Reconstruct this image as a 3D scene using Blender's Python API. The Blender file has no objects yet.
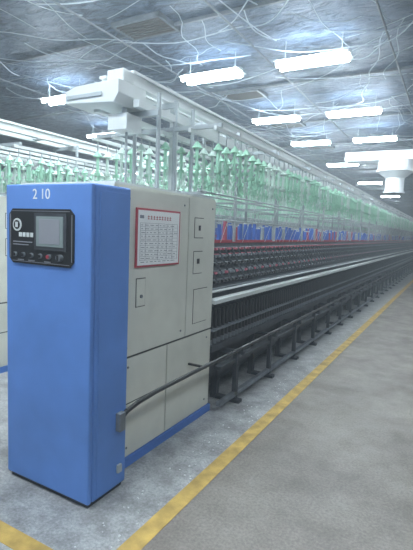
import bpy, math, random
from mathutils import Vector, Matrix
random.seed(4)
sc=bpy.context.scene
sc.view_settings.view_transform='Standard'
try: sc.view_settings.look='None'
except: pass
COL=sc.collection

# ---------------------------------------------------------------- materials
def lin(c):
    c=c/255.0
    return c/12.92 if c<=0.04045 else ((c+0.055)/1.055)**2.4
def rgb(r,g,b): return (lin(r),lin(g),lin(b),1)
def mat(name,col,rough=0.5,metal=0.0,noise=0.0,scale=8.0,bump=0.0,trans=0.0,emit=0.0):
    m=bpy.data.materials.new(name); m.use_nodes=True
    nt=m.node_tree; b=nt.nodes['Principled BSDF']
    b.inputs['Base Color'].default_value=col
    b.inputs['Roughness'].default_value=rough
    b.inputs['Metallic'].default_value=metal
    if emit:
        b.inputs['Emission Color'].default_value=col; b.inputs['Emission Strength'].default_value=emit
    if trans: b.inputs['Transmission Weight'].default_value=trans
    if noise or bump:
        tc=nt.nodes.new('ShaderNodeTexCoord'); n=nt.nodes.new('ShaderNodeTexNoise')
        n.inputs['Scale'].default_value=scale; n.inputs['Detail'].default_value=6
        nt.links.new(tc.outputs['Object'],n.inputs['Vector'])
        if noise:
            r=nt.nodes.new('ShaderNodeValToRGB')
            r.color_ramp.elements[0].position=0.3; r.color_ramp.elements[1].position=0.7
            r.color_ramp.elements[0].color=tuple(c*(1-noise) for c in col[:3])+(1,)
            r.color_ramp.elements[1].color=tuple(min(1,c*(1+noise)) for c in col[:3])+(1,)
            nt.links.new(n.outputs['Fac'],r.inputs['Fac']); nt.links.new(r.outputs['Color'],b.inputs['Base Color'])
        if bump:
            bp=nt.nodes.new('ShaderNodeBump'); bp.inputs['Strength'].default_value=bump
            nt.links.new(n.outputs['Fac'],bp.inputs['Height']); nt.links.new(bp.outputs['Normal'],b.inputs['Normal'])
    return m
M={}
M['blue']=mat('blue_paint',rgb(86,128,196),0.6,noise=0.11,scale=3)
M['blue2']=mat('blue_paint_dark',rgb(70,112,182),0.5,noise=0.1,scale=4)
M['beige']=mat('beige_paint',rgb(203,204,194),0.55,noise=0.09,scale=3.5)
M['seam']=mat('seam_dark',rgb(70,70,66),0.8)
M['black']=mat('black_plastic',rgb(24,25,28),0.45)
M['dark']=mat('dark_steel',rgb(54,58,64),0.65,0.1,noise=0.25,scale=10)
M['mid']=mat('grey_steel',rgb(110,116,122),0.55,0.2,noise=0.2,scale=12)
M['white']=mat('white_enamel',rgb(200,205,205),0.5,noise=0.08,scale=3)
M['lgrey']=mat('light_grey_paint',rgb(158,166,170),0.5,noise=0.08,scale=4)
M['mint']=mat('mint_plastic',rgb(158,205,180),0.4,noise=0.08,scale=5)
M['mint2']=mat('mint_plastic_pale',rgb(196,216,206),0.4,noise=0.08,scale=5)
M['bobblue']=mat('blue_bobbin_plastic',rgb(76,110,188),0.5)
M['pink']=mat('rubber_cot_pink',rgb(172,88,104),0.6)
M['red']=mat('red_trim',rgb(165,58,70),0.5)
M['paper']=mat('paper',rgb(232,234,234),0.6)
M['ink']=mat('ink_grey',rgb(130,132,140),0.7)
M['screen']=mat('screen_glass',rgb(128,140,140),0.2)
M['tube']=mat('fluorescent_tube',(0.82,0.93,1,1),0.4,emit=85)
M['yellow']=mat('yellow_paint',rgb(180,150,80),0.7,noise=0.34,scale=9)
M['duct']=mat('galvanised_duct',rgb(215,220,224),0.5,noise=0.06,scale=3)
M['wall']=mat('wall_plaster',rgb(100,110,122),0.8,noise=0.06,scale=1.5)
M['vent']=mat('vent_brown_grey',rgb(96,90,84),0.7)
M['lint']=mat('cotton_lint',rgb(205,208,210),0.95,noise=0.1,scale=30)
M['cable']=mat('cable_white',rgb(180,190,200),0.6)

def floor_mat():
    m=bpy.data.materials.new('concrete_floor'); m.use_nodes=True
    nt=m.node_tree; N=nt.nodes; L=nt.links; b=N['Principled BSDF']
    tc=N.new('ShaderNodeTexCoord')
    def noise(s,d=8,r=0.6):
        n=N.new('ShaderNodeTexNoise'); n.inputs['Scale'].default_value=s; n.inputs['Detail'].default_value=d; n.inputs['Roughness'].default_value=r
        L.new(tc.outputs['Object'],n.inputs['Vector']); return n
    def ramp(src,p0,p1,c0,c1):
        r=N.new('ShaderNodeValToRGB'); e=r.color_ramp.elements
        e[0].position=p0; e[1].position=p1; e[0].color=c0; e[1].color=c1
        L.new(src,r.inputs['Fac']); return r
    n1=noise(1.6,9,0.65); n2=noise(60,4,0.7); n3=noise(5,10,0.7)
    base=ramp(n1.outputs['Fac'],0.35,0.66,rgb(104,97,92),rgb(134,128,122))
    wet=ramp(n3.outputs['Fac'],0.38,0.68,rgb(118,119,119),rgb(178,180,182))
    sep=N.new('ShaderNodeSeparateXYZ'); L.new(tc.outputs['Object'],sep.inputs[0])
    mr=N.new('ShaderNodeMapRange'); mr.inputs['From Min'].default_value=-1.30; mr.inputs['From Max'].default_value=-1.22
    mr.inputs['To Min'].default_value=1; mr.inputs['To Max'].default_value=0
    L.new(sep.outputs['X'],mr.inputs['Value'])
    mx=N.new('ShaderNodeMixRGB'); L.new(mr.outputs['Result'],mx.inputs['Fac']); L.new(base.outputs['Color'],mx.inputs['Color1']); L.new(wet.outputs['Color'],mx.inputs['Color2'])
    sp=ramp(n2.outputs['Fac'],0.35,0.65,(0.66,0.66,0.66,1),(1.2,1.2,1.2,1))
    mu=N.new('ShaderNodeMixRGB'); mu.blend_type='MULTIPLY'; mu.inputs['Fac'].default_value=0.85
    L.new(mx.outputs['Color'],mu.inputs['Color1']); L.new(sp.outputs['Color'],mu.inputs['Color2'])
    L.new(mu.outputs['Color'],b.inputs['Base Color'])
    rr=ramp(n3.outputs['Fac'],0.3,0.7,(0.36,)*3+(1,),(0.7,)*3+(1,)); L.new(rr.outputs['Color'],b.inputs['Roughness'])
    bp=N.new('ShaderNodeBump'); bp.inputs['Strength'].default_value=0.12; L.new(n2.outputs['Fac'],bp.inputs['Height']); L.new(bp.outputs['Normal'],b.inputs['Normal'])
    return m
def ceil_mat():
    m=bpy.data.materials.new('ceiling_foil_insulation'); m.use_nodes=True
    nt=m.node_tree; N=nt.nodes; L=nt.links; b=N['Principled BSDF']; b.inputs['Roughness'].default_value=0.45; b.inputs['Metallic'].default_value=0.3
    tc=N.new('ShaderNodeTexCoord')
    mp=N.new('ShaderNodeMapping'); mp.inputs['Scale'].default_value=(1,2.2,1); mp.inputs['Rotation'].default_value=(0,0,0.5); L.new(tc.outputs['Object'],mp.inputs['Vector'])
    n=N.new('ShaderNodeTexNoise'); n.inputs['Scale'].default_value=3.2; n.inputs['Detail'].default_value=9; n.inputs['Distortion'].default_value=1.2
    n.inputs['Roughness'].default_value=0.66
    L.new(mp.outputs['Vector'],n.inputs['Vector'])
    r=N.new('ShaderNodeValToRGB'); e=r.color_ramp.elements; e[0].position=0.38; e[1].position=0.68
    e[0].color=rgb(48,62,80); e[1].color=rgb(112,130,154); L.new(n.outputs['Fac'],r.inputs['Fac'])
    L.new(r.outputs['Color'],b.inputs['Base Color'])
    bp=N.new('ShaderNodeBump'); bp.inputs['Strength'].default_value=0.9; bp.inputs['Distance'].default_value=0.15
    L.new(n.outputs['Fac'],bp.inputs['Height']); L.new(bp.outputs['Normal'],b.inputs['Normal'])
    return m
M['floor']=floor_mat(); M['ceil']=ceil_mat()

# ---------------------------------------------------------------- mesh builder
class MB:
    def __init__(s): s.v=[]; s.f=[]; s.m=[]; s.names=[]
    def mi(s,n):
        if n not in s.names: s.names.append(n)
        return s.names.index(n)
    def box(s,x0,x1,y0,y1,z0,z1,m):
        x0,x1=min(x0,x1),max(x0,x1); i=len(s.v)
        s.v+=[(x0,y0,z0),(x1,y0,z0),(x1,y1,z0),(x0,y1,z0),(x0,y0,z1),(x1,y0,z1),(x1,y1,z1),(x0,y1,z1)]
        s.f+=[(i,i+3,i+2,i+1),(i+4,i+5,i+6,i+7),(i,i+1,i+5,i+4),(i+1,i+2,i+6,i+5),(i+2,i+3,i+7,i+6),(i+3,i,i+4,i+7)]
        s.m+=[s.mi(m)]*6
    def cyl(s,p0,p1,r0,m,r1=None,n=8,cap=True):
        if r1 is None: r1=r0
        p0=Vector(p0); p1=Vector(p1); d=(p1-p0).normalized()
        a=Vector((1,0,0)) if abs(d.x)<0.9 else Vector((0,1,0))
        u=d.cross(a).normalized(); w=d.cross(u)
        i=len(s.v); k=s.mi(m)
        for p,r in((p0,r0),(p1,r1)):
            for j in range(n):
                t=2*math.pi*j/n; s.v.append(tuple(p+(u*math.cos(t)+w*math.sin(t))*r))
        for j in range(n):
            s.f.append((i+j,i+(j+1)%n,i+n+(j+1)%n,i+n+j)); s.m.append(k)
        if cap:
            s.f.append(tuple(i+j for j in range(n-1,-1,-1))); s.m.append(k)
            s.f.append(tuple(i+n+j for j in range(n))); s.m.append(k)
    def path(s,pts,r,m,n=8):
        for a,b in zip(pts[:-1],pts[1:]): s.cyl(a,b,r,m,n=n)
    def prism(s,prof,y0,y1,m):
        n=len(prof); i=len(s.v); k=s.mi(m)
        s.v+=[(x,y0,z) for x,z in prof]+[(x,y1,z) for x,z in prof]
        for j in range(n): s.f.append((i+j,i+(j+1)%n,i+n+(j+1)%n,i+n+j)); s.m.append(k)
        s.f.append(tuple(range(i,i+n))); s.f.append(tuple(range(i+2*n-1,i+n-1,-1))); s.m+=[k,k]
    def mesh(s,name):
        me=bpy.data.meshes.new(name); me.from_pydata(s.v,[],s.f)
        for n in s.names: me.materials.append(M[n])
        me.polygons.foreach_set('material_index',s.m); me.update()
        import bmesh
        bm=bmesh.new(); bm.from_mesh(me); bmesh.ops.recalc_face_normals(bm,faces=bm.faces); bm.to_mesh(me); bm.free()
        return me
    def obj(s,name,parent=None,bevel=0.0):
        o=bpy.data.objects.new(name,s.mesh(name)); COL.objects.link(o)
        if parent: o.parent=parent
        if bevel:
            b=o.modifiers.new('bevel','BEVEL'); b.width=bevel; b.segments=2; b.limit_method='ANGLE'
        return o
def empty(name,loc=(0,0,0)):
    e=bpy.data.objects.new(name,None); e.location=loc; e.empty_display_size=0.2; COL.objects.link(e); return e
def text(body,size,loc,rot,m,name,parent=None):
    c=bpy.data.curves.new(name,'FONT'); c.body=body; c.size=size; c.extrude=0.0008; c.offset=0.0
    c.align_x='CENTER'; c.align_y='CENTER'
    o=bpy.data.objects.new(name,c); o.location=loc; o.rotation_euler=rot; COL.objects.link(o)
    c.materials.append(M[m])
    if parent: o.parent=parent
    return o

YE=33.0; CH=4.3
# ---------------------------------------------------------------- room
b=MB(); b.box(-18,5,-5,42,-0.2,0,'floor'); b.obj('floor')
b=MB(); b.box(-18,5,-5,42,CH,CH+0.2,'ceil'); b.obj('ceiling')
b=MB(); b.box(-18,5,42,42.2,0,CH,'wall'); b.obj('wall_back')
b=MB(); b.box(-18,5,-5.2,-5,0,CH,'wall'); b.obj('wall_front')
b=MB(); b.box(-18.2,-18,-5,42,0,CH,'wall'); b.obj('wall_left')
b=MB(); b.box(5,5.2,-5,42,0,CH,'wall'); b.obj('wall_right')
b=MB()
y=-3.3
while y<41:
    b.box(-17.9,4.9,y,y+0.035,CH-0.04,CH-0.002,'mid'); y+=2.8
b.obj('ceiling_joists')
b=MB()
for x in (-7.6,-4.4,-2.75,-1.0,1.8):
    b.cyl((x,-4.9,CH-0.10),(x,41.9,CH-0.10),0.014,'mid',n=8)
for i in range(240):
    x=random.uniform(-9,0.5); y=random.uniform(1.5,15); a=random.choice([0,0.4,-0.5,1.2,1.57,2.0])+random.uniform(-.3,.3); l=random.uniform(0.8,2.6)
    sag=random.uniform(0.02,0.12); r=random.choice([0.004,0.005,0.008]); pts=[]; am=random.uniform(.01,.06); fq=random.uniform(5,14)
    for k in range(11):
        t=k/10; w=math.sin(t*fq+i)*am
        pts.append((x+math.cos(a)*l*t-math.sin(a)*w,y+math.sin(a)*l*t+math.cos(a)*w,CH-0.04-sag*4*t*(1-t)))
    b.path(pts,r,'cable',n=5)
b.obj('ceiling_cables')
def vent(x,y,w=0.8,d=0.5):
    b=MB(); z=CH-0.06
    b.box(x-w/2,x+w/2,y-d/2,y-d/2+0.04,z,CH-0.001,'mid'); b.box(x-w/2,x+w/2,y+d/2-0.04,y+d/2,z,CH-0.001,'mid')
    b.box(x-w/2,x-w/2+0.04,y-d/2,y+d/2,z,CH-0.001,'mid'); b.box(x+w/2-0.04,x+w/2,y-d/2,y+d/2,z,CH-0.001,'mid')
    b.box(x-w/2+.04,x+w/2-.04,y-d/2+.04,y+d/2-.04,CH-0.02,CH-0.001,'vent')
    k=y-d/2+0.08
    while k<y+d/2-0.05:
        b.box(x-w/2+.04,x+w/2-.04,k,k+0.02,z+0.005,z+0.025,'vent'); k+=0.06
    b.obj('ceiling_vent')
for (x,y) in ((-3.9,5.0),(-3.9,8.2),(-3.9,10.8),(-0.4,8.0),(-7.2,8.0),(-7.2,12),(-0.4,3),(-3.9,13.8)): vent(x,y)

# ---------------------------------------------------------------- lamps
def lampmesh():
    b=MB(); h=0.49
    b.box(-h-.03,h+.03,-0.05,0.05,0.042,0.08,'white')
    b.box(-h-.03,h+.03,-0.17,0.17,0.036,0.042,'white')
    for s in(-1,1):
        b.cyl((-h,s*0.095,0.0),(h,s*0.095,0.0),0.028,'tube',n=8)
        b.box(-h-.02,-h,s*0.095-0.02,s*0.095+0.02,-0.025,0.036,'white'); b.box(h,h+.02,s*0.095-0.02,s*0.095+0.02,-0.025,0.036,'white')
    for x in(-0.4,0.4): b.cyl((x,0,0.08),(x,0,CH-3.95-0.001),0.005,'lgrey',n=6)
    return b.mesh('fluorescent_light')
LM=lampmesh()
ld=bpy.data.lights.new('lamp_down','AREA'); ld.shape='RECTANGLE'; ld.size=1.0; ld.size_y=0.25; ld.energy=34; ld.color=(0.86,0.95,1)
lu=bpy.data.lights.new('lamp_up','AREA'); lu.shape='RECTANGLE'; lu.size=1.0; lu.size_y=0.25; lu.energy=17; lu.color=(0.72,0.88,1); 
def lamp(x,y):
    o=bpy.data.objects.new('fluorescent_light',LM); o.location=(x,y,3.95); COL.objects.link(o)
    l=bpy.data.objects.new('glow_down',ld); l.location=(0,0,-0.035); l.parent=o; COL.objects.link(l)
    if y<15:
        l=bpy.data.objects.new('glow_up',lu); l.location=(0,0,0.09); l.rotation_euler=(math.pi,0,0); l.parent=o; COL.objects.link(l)
for y in (0.65,3.2,6.25,9.1,11.7):
    for x in (-3.55,-1.95): lamp(x,y)
for y in (15.5,21,28): lamp(-3.55,y)
for y in (0.65,6.25,11.7,17,24,31): lamp(1.2,y)  # right-hand fixtures, never in view, added for the light they give
lamp(1.2,-2.5); lamp(-2.0,-2.5)  # the right-hand one is likewise an unseen lamp added for light
for (x,y) in ((-6.8,6.25),(-8.4,9.1),(-7,17),(-8,25),(-13,16)): lamp(x,y)

# ---------------------------------------------------------------- ring spinning frame (shared meshes)
Y0=3.26; YH=2.01
def build_frame_meshes():
    out={}
    b=MB()
    b.box(-0.43,0.43,YH,Y0,0.06,1.82,'beige')
    b.box(-0.45,0.45,YH+.02,Y0+0.02,0.0,0.06,'blue2')
    b.box(-0.44,0.44,YH-.005,YH+.025,0.02,1.80,'seam')
    b.box(-0.42,0.42,YH+.02,Y0-0.02,1.82,1.835,'white')
    E=Y0-.005; S=2.84
    for s in(-1,1):
        def pl(y0,y1,z0,z1,m='beige',t=0.010): b.box(s*0.43,s*(0.43+t),y0,y1,z0,z1,m)
        pl(YH+.03,S-.006,0.742,1.805); pl(S+.006,E,0.742,1.805)
        pl(YH+.03,2.594,0.43,0.726);pl(2.606,E,0.43,0.726); pl(YH+.03,2.594,0.07,0.418); pl(2.606,E,0.07,0.418)
        pl(YH+.03,E,0.726,0.742,'seam',0.003)
        pl(S-.006,S+.006,0.745,1.805,'seam',0.003)
        pl(2.594,2.606,0.07,0.72,'seam',0.003); pl(YH+.03,E,0.418,0.43,'seam',0.003)
        def plate(y0,y1,z0,z1):
            b.box(s*0.440,s*0.4415,y0,y1,z0,z1,'seam'); b.box(s*0.4415,s*0.445,y0+.006,y1-.006,z0+.006,z1-.006,'beige')
        plate(2.22,2.32,1.05,1.24); plate(2.92,3.06,1.50,1.66); plate(2.92,3.06,1.22,1.40); plate(2.94,3.16,0.82,1.10)
        b.cyl((s*0.445,2.27,1.12),(s*0.454,2.27,1.12),0.012,'mid')
        b.box(s*0.44,s*0.447,2.97,3.01,1.30,1.34,'black'); b.box(s*0.44,s*0.447,2.98,3.01,1.56,1.60,'black')
        for (yy,zz) in ((2.77,0.80),(2.77,1.74),(2.14,0.80),(2.14,1.74),(2.16,0.67),(3.18,0.67),(2.16,0.13),(3.18,0.13),(3.2,1.74)):
            b.cyl((s*0.440,yy,zz),(s*0.445,yy,zz),0.008,'mid')
    out['headstock']=b.mesh('headstock')
    b=MB()
    b.box(-0.28,0.28,Y0,YE,0.12,0.95,'dark')
    b.prism([(-0.36,1.0),(-0.36,0.95),(0.36,0.95),(0.36,1.0),(0.13,1.40),(-0.13,1.40)],Y0,YE,'dark')
    b.box(-0.13,0.13,Y0,YE,1.40,1.46,'mid')
    for s in(-1,1):
        b.box(s*0.36,s*0.46,Y0,YE,0.52,0.575,'dark')
        b.box(s*0.37,s*0.46,Y0,YE,0.70,0.715,'mid')
        b.box(s*0.385,s*0.47,Y0,YE,0.94,0.975,'white')
        b.cyl((s*0.40,Y0,1.035),(s*0.40,YE,1.035),0.010,'white')
        b.box(s*0.49,s*0.55,Y0,YE,0.38,0.41,'dark')
        b.box(s*0.52,s*0.56,Y0,YE,0.06,0.10,'mid')
        b.box(s*0.29,s*0.33,Y0,YE,0.20,0.34,'dark')
        for t,m,r in((0.06,'mid',0.012),(0.24,'mid',0.010),(0.42,'mid',0.012),(0.60,'lgrey',0.008),(0.78,'pink',0.012),(0.93,'mid',0.012)):
            x=0.375-0.23*t; z=1.02+0.40*t
            b.cyl((s*x,Y0,z),(s*x,YE,z),r,m,n=6)
        b.box(s*0.12,s*0.15,Y0,YE,1.445,1.475,'red')
        y=Y0+0.3
        while y<YE:
            b.box(s*0.30,s*0.36,y,y+0.05,0.0,0.56,'dark')
            b.box(s*0.30,s*0.60,y-0.01,y+0.06,0.0,0.03,'dark')
            b.box(s*0.52,s*0.56,y,y+0.045,0.03,0.49,'dark')
            b.box(s*0.36,s*0.62,y+0.01,y+0.035,0.455,0.49,'dark')
            y+=0.85
    out['frame_body']=b.mesh('frame_body')
    b=MB()
    for s in(-1,1):
        y=Y0+0.04; i=0
        while y<YE-0.02:
            b.cyl((s*0.415,y,0.575),(s*0.415,y,0.62),0.020,'mid',n=6)
            b.cyl((s*0.415,y,0.62),(s*0.415,y,0.88),0.019,'black',0.012,n=6)
            b.box(s*0.40,s*0.43,y-0.01,y+0.01,0.915,0.923,'mid')
            if i%2==0:
                for t0,t1,r,m in ((0.12,0.50,0.010,'dark'),(0.50,0.86,0.012,'dark')):
                    b.cyl((s*(0.395-0.23*t0),y+0.03,1.05+0.4*t0),(s*(0.395-0.23*t1),y+0.03,1.05+0.4*t1),r,m,n=4)
            for t,m in ((0.15,'black'),(0.33,'pink' if i%3==0 else 'mid'),(0.52,'black'),(0.70,'mid'),(0.86,'pink')):
                x=0.392-0.23*t; z=1.045+0.40*t
                b.cyl((s*x,y-0.018,z),(s*x,y+0.018,z),0.015,m,n=5)
            y+=0.075; i+=1
    out['spindles']=b.mesh('spindles')
    b=MB(); c0=2.9
    y=2.97; i=0
    while y<YE:
        for s in(-1,1): b.cyl((s*0.20,y,1.46 if y>Y0 else 1.82),(s*0.20,y,2.56),0.017,'lgrey')
        b.box(-0.62,0.62,y-0.015,y+0.015,2.33,2.36,'lgrey')
        b.box(-0.22,0.22,y-0.015,y+0.015,2.51,2.55,'lgrey')
        b.box(-0.50,0.50,y-0.012,y+0.012,1.84,1.86,'lgrey')
        y+=1.15
    for x in(-0.60,-0.38,-0.12,0.12,0.38,0.60): b.box(x-0.012,x+0.012,c0,YE,2.30,2.33,'white')
    for x in(-0.48,-0.28,0.28,0.48): b.cyl((x,c0,1.86),(x,YE,1.86),0.008,'lgrey',n=6)
    for x in(-0.36,0.36): b.cyl((x,Y0,1.66),(x,YE,1.66),0.007,'lgrey',n=6)
    out['creel_frame']=b.mesh('creel_frame')
    b=MB()
    for x in(-0.60,-0.38,-0.12,0.12,0.38,0.60):
        y=c0+0.06+(0.06 if 0.3<abs(x)<0.5 else 0)
        while y<YE-0.1:
            dz=random.uniform(-0.06,0.0); mm='mint' if random.random()<0.65 else 'mint2'
            b.cyl((x,y,2.30),(x,y,2.25+dz),0.006,'lgrey',n=5)
            b.cyl((x,y,2.26+dz),(x,y,2.21+dz),0.010,mm,0.042,n=8)
            b.cyl((x,y,2.21+dz),(x,y,2.06+dz),0.014,mm,0.012,n=6)
            b.cyl((x,y,2.07+dz),(x,y,2.045+dz),0.030,mm,0.026,n=8)
            b.cyl((x,y,2.045+dz),(x,y,1.99+dz),0.009,mm,n=5)
            if random.random()<0.5:
                b.cyl((x,y,1.99+dz),(x+random.uniform(-.05,.05),y+random.uniform(-.1,.1),1.86),0.003,'mint2',n=4)
            y+=0.12+random.uniform(-.015,.03)
    out['roving_hangers']=b.mesh('roving_hangers')
    b=MB()
    for s in(-1,1):
        y=Y0+0.12
        while y<YE:
            c=random.choice(['bobblue','bobblue','bobblue','lgrey','bobblue','pink'])
            h=random.uniform(0.14,0.22)
            b.cyl((s*0.07,y,1.46),(s*0.07,y,1.46+h),0.028,c,0.020,n=7)
            b.cyl((s*0.07,y,1.46+h),(s*0.07,y,1.475+h),0.022,'white',n=6)
            if random.random()<0.5: b.cyl((s*0.3,y,1.86),(s*0.16,y,1.45),0.003,'white',n=4)
            y+=0.13
    out['blue_bobbins']=b.mesh('blue_bobbins')
    b=MB()
    for s in(-1,1):
        b.box(s*0.10,s*0.16,2.5,YE,2.55,2.57,'white'); b.box(s*0.125,s*0.135,2.5,YE,2.57,2.63,'white'); b.box(s*0.10,s*0.16,2.5,YE,2.63,2.65,'white')
    y=2.55
    while y<YE: b.box(-0.10,0.10,y,y+0.04,2.56,2.58,'lgrey'); y+=1.15
    out['cleaner_rail']=b.mesh('cleaner_rail')
    return out
FM=build_frame_meshes()
def frame(xc):
    e=empty('ring_spinning_frame',(xc,0,0))
    for n,me in FM.items():
        o=bpy.data.objects.new(n,me); o.parent=e; COL.objects.link(o)
        if n=='headstock':
            bv=o.modifiers.new('bevel','BEVEL'); bv.width=0.004; bv.segments=2; bv.limit_method='ANGLE'
    return e
XC=-2.2
main=frame(XC)
for k in (-4.45,-6.7,-8.95,-11.2,-13.45): frame(k)

b=MB()
pts=[(0.575,1.94,0.44),(0.58,1.99,0.475),(0.59,2.08,0.50),(0.595,2.26,0.515),(0.60,2.8,0.52),(0.60,YE,0.52)]
b.path(pts,0.015,'black')
b.box(0.44,0.60,2.9,2.92,0.50,0.515,'black')
y=Y0+0.3
while y<YE: b.box(0.585,0.615,y,y+0.04,0.46,0.51,'dark'); y+=0.85
b.obj('doffing_rail',main)

# ---------------------------------------------------------------- control cabinet
cab=empty('control_cabinet',(-1.975,1.88,0))
def cb(name,fn,bevel=0.0):
    b=MB(); fn(b)
    b.v=[(x+2.0,y-1.9,z) for x,y,z in b.v]
    return b.obj(name,cab,bevel)
cb('cabinet_body',lambda b:(b.box(-2.338,-1.658,1.74,2.022,0.03,1.785,'blue')),0.012)
cb('cabinet_door',lambda b:(b.box(-2.336,-1.660,1.71,1.738,0.03,1.783,'blue')),0.008)
cb('cabinet_plinth',lambda b:(b.box(-2.32,-1.68,1.73,2.01,0.0,0.03,'dark')))
cb('side_panel',lambda b:b.box(-1.659,-1.655,1.77,2.0,0.06,1.75,'blue'),0.002)
def brk(b):
    b.box(-1.655,-1.62,1.92,1.97,0.38,0.49,'mid'); b.box(-1.652,-1.635,1.93,1.965,0.12,0.17,'lgrey')
cb('cable_bracket',brk,0.004)
def plate(b):
    x0,x1,z0,z1=-2.297,-1.778,1.335,1.646; c=0.03
    b.prism([(x0+c,z0),(x1-c,z0),(x1,z0+c),(x1,z1-c),(x1-c,z1),(x0+c,z1),(x0,z1-c),(x0,z0+c)],1.702,1.712,'black')
    for (a0,a1,c0,c1) in ((x0+.03,x1-.03,z1-.014,z1-.011),(x0+.03,x1-.03,z0+.011,z0+.014)): b.box(a0,a1,1.700,1.703,c0,c1,'ink')
    for (a0,a1) in ((x0+.011,x0+.014),(x1-.014,x1-.011)): b.box(a0,a1,1.700,1.703,z0+.03,z1-.03,'ink')
cb('display_plate',plate)
def scr(b):
    b.box(-2.075,-1.825,1.694,1.704,1.42,1.622,'dark'); b.box(-2.054,-1.846,1.690,1.695,1.44,1.605,'screen')
    b.box(-2.03,-1.87,1.688,1.6905,1.455,1.59,'ink')
cb('display_screen',scr,0.002)
def btn(b):
    for i,x in enumerate((-2.24,-2.17,-2.10,-2.03,-1.96)):
        b.cyl((x,1.704,1.385),(x,1.690,1.385),0.014,'mid',n=12); b.cyl((x,1.691,1.385),(x,1.684,1.385),0.010,'red' if i==4 else 'black',n=12)
    b.cyl((-1.87,1.704,1.385),(-1.87,1.678,1.385),0.018,'mid',n=14); b.box(-1.875,-1.865,1.672,1.680,1.37,1.40,'black')
    for x in(-2.22,-2.13,-2.0): b.box(x,x+0.05,1.699,1.703,1.352,1.358,'ink')
cb('control_buttons',btn)
def mark(b):
    b.cyl((-2.225,1.704,1.555),(-2.225,1.698,1.555),0.036,'white',n=24); b.cyl((-2.225,1.699,1.555),(-2.225,1.696,1.555),0.026,'black',n=24)
    b.box(-2.235,-2.215,1.694,1.6965,1.54,1.57,'white')
    for i in range(4): b.box(-2.21+i*0.032,-2.187+i*0.032,1.699,1.703,1.487,1.512,'white')
    b.box(-2.26,-2.10,1.699,1.703,1.455,1.461,'ink'); b.box(-2.26,-2.13,1.699,1.703,1.44,1.445,'ink')
cb('panel_marking',mark)
t=text('2 10',0.08,(-0.035,1.7085-1.9,1.725),(math.pi/2,0,0),'paper','cabinet_number',cab)

# ---------------------------------------------------------------- notice sign
sg=empty('notice_sign',(-1.752,2.45,1.5))
b=MB()
b.box(-0.006,0.004,-0.25,0.25,-0.19,0.19,'red'); b.box(0.004,0.006,-0.236,0.236,-0.177,0.177,'paper')
b.obj('sign_frame',sg)
b=MB()
for i in range(9):
    y=-0.14+i*0.031
    b.box(0.006,0.0075,y,y+0.02,0.136,0.140,'red'); b.box(0.006,0.0075,y+.008,y+0.012,0.120,0.146,'red'); b.box(0.006,0.0075,y,y+0.02,0.122,0.126,'red')
b.box(0.006,0.0075,-0.22,-0.18,0.125,0.145,'ink')
for i in range(11):
    z=0.095-i*0.024
    b.box(0.006,0.007,-0.215,0.215,z,z+0.0018,'ink')
    y=-0.205
    while y<0.17:
        w=random.uniform(0.015,0.05); b.box(0.006,0.007,y,y+w,z-0.014,z-0.010,'ink'); y+=w+0.02
for y in(-0.215,-0.16,-0.02,0.08,0.15,0.213): b.box(0.006,0.007,y,y+0.0018,-0.147,0.097,'ink')
b.obj('sign_print',sg)

# ---------------------------------------------------------------- travelling cleaner
cl=empty('travelling_overhead_cleaner',(XC,2.5,2.52))
b=MB()
b.prism([(-0.34,-0.09),(0.12,-0.12),(0.16,-0.06),(0.16,0.03),(-0.24,0.02),(-0.34,-0.01)],-0.16,0.14,'white')
b.box(-0.32,0.02,-0.17,-0.16,-0.07,-0.04,'lgrey')
b.obj('blower_housing',cl,0.015)
b=MB()
b.box(0.0,0.15,-0.10,0.16,0.03,0.12,'white'); b.box(0.02,0.13,0.16,0.26,0.05,0.11,'lgrey')
b.obj('drive_unit',cl,0.012)
b=MB()
b.cyl((0.08,0.0,-0.10),(0.08,0.0,-0.18),0.02,'lgrey'); b.box(-0.01,0.16,-0.07,0.10,-0.28,-0.17,'white')
b.cyl((0.09,0.015,-0.28),(0.09,0.015,-0.70),0.010,'lgrey')
b.obj('junction_box',cl,0.008)
b=MB()
for y in (2.72,3.2): b.cyl((0.22,y,1.83),(0.22,y,2.55),0.016,'lgrey')
b.box(0.10,0.15,3.04,3.09,1.83,2.55,'white')
b.box(0.02,0.30,2.6,2.64,2.36,2.40,'lgrey'); b.box(0.16,0.21,2.5,YE,2.40,2.45,'white'); b.box(-0.21,-0.16,2.5,YE,2.40,2.45,'white')
b.obj('support_mast',main)

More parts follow.
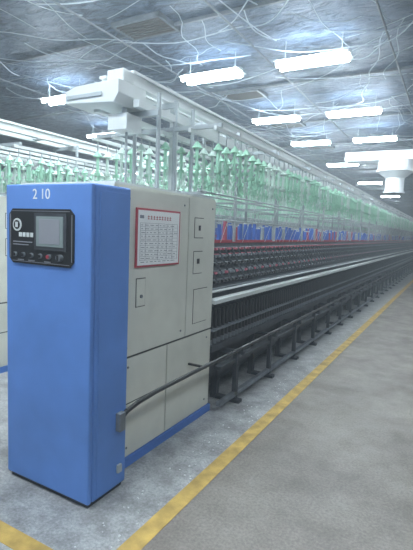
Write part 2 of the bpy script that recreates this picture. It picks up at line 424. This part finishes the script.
# ---------------------------------------------------------------- floor markings
b=MB(); b.box(-1.31,-1.21,1.29,40,0.0,0.003,'yellow'); b.box(-12,-1.31,1.29,1.39,0.0,0.003,'yellow'); b.obj('floor_marking_line')
b=MB()
for i in range(260):
    x=random.uniform(-1.52,-1.32)
    y=random.uniform(1.45,12) ; r=random.uniform(0.003,0.008)
    b.cyl((x,y,0),(x,y,r*0.5),r,'lint',r*0.5,n=6)
b.obj('lint_tufts')

# ---------------------------------------------------------------- air duct
dct=empty('air_duct',(-1.57,13,0))
b=MB()
b.box(-1.3,1.6,-0.3,0.3,3.62,3.86,'duct')
b.cyl((0,0,3.62),(0,0,3.34),0.46,'duct',0.46,n=24); b.cyl((0,0,3.34),(0,0,3.16),0.46,'duct',0.24,n=24); b.cyl((0,0,3.16),(0,0,2.76),0.24,'duct',n=24)
b.cyl((0,0,3.32),(0,0,3.36),0.49,'duct',n=24); b.cyl((0,0,2.76),(0,0,2.80),0.27,'duct',n=24)
for x in(-1.2,1.3): b.cyl((x,0,3.86),(x,0,CH-0.11),0.012,'lgrey')
b.obj('duct_trunk',dct,0.01)

# ---------------------------------------------------------------- world (hazy mill air) + camera
w=bpy.data.worlds.new('world'); sc.world=w; w.use_nodes=True
nt=w.node_tree
nt.nodes['Background'].inputs['Color'].default_value=(0.5,0.6,0.7,1); nt.nodes['Background'].inputs['Strength'].default_value=0.3
v=nt.nodes.new('ShaderNodeVolumeScatter')
v.inputs['Color'].default_value=(0.80,0.91,1,1); v.inputs['Density'].default_value=0.014; v.inputs['Anisotropy'].default_value=0.3
nt.links.new(v.outputs[0],nt.nodes['World Output'].inputs['Volume'])
cam=bpy.data.cameras.new('camera'); co=bpy.data.objects.new('camera',cam); COL.objects.link(co); sc.camera=co
psi,th,ph=math.radians(29.25),math.radians(5.8),math.radians(2.3)
F=Vector((-math.sin(psi)*math.cos(th),math.cos(psi)*math.cos(th),-math.sin(th)))
R0=Vector((math.cos(psi),math.sin(psi),0)); U0=R0.cross(F)
R=R0*math.cos(ph)+U0*math.sin(ph); U=U0*math.cos(ph)-R0*math.sin(ph)
mt=Matrix((R,U,-F)).transposed().to_4x4(); mt.translation=Vector((0,0,1.565)); co.matrix_world=mt
cam.sensor_fit='VERTICAL'; cam.sensor_height=24; cam.lens=24*440/550; cam.clip_start=0.05; cam.clip_end=200
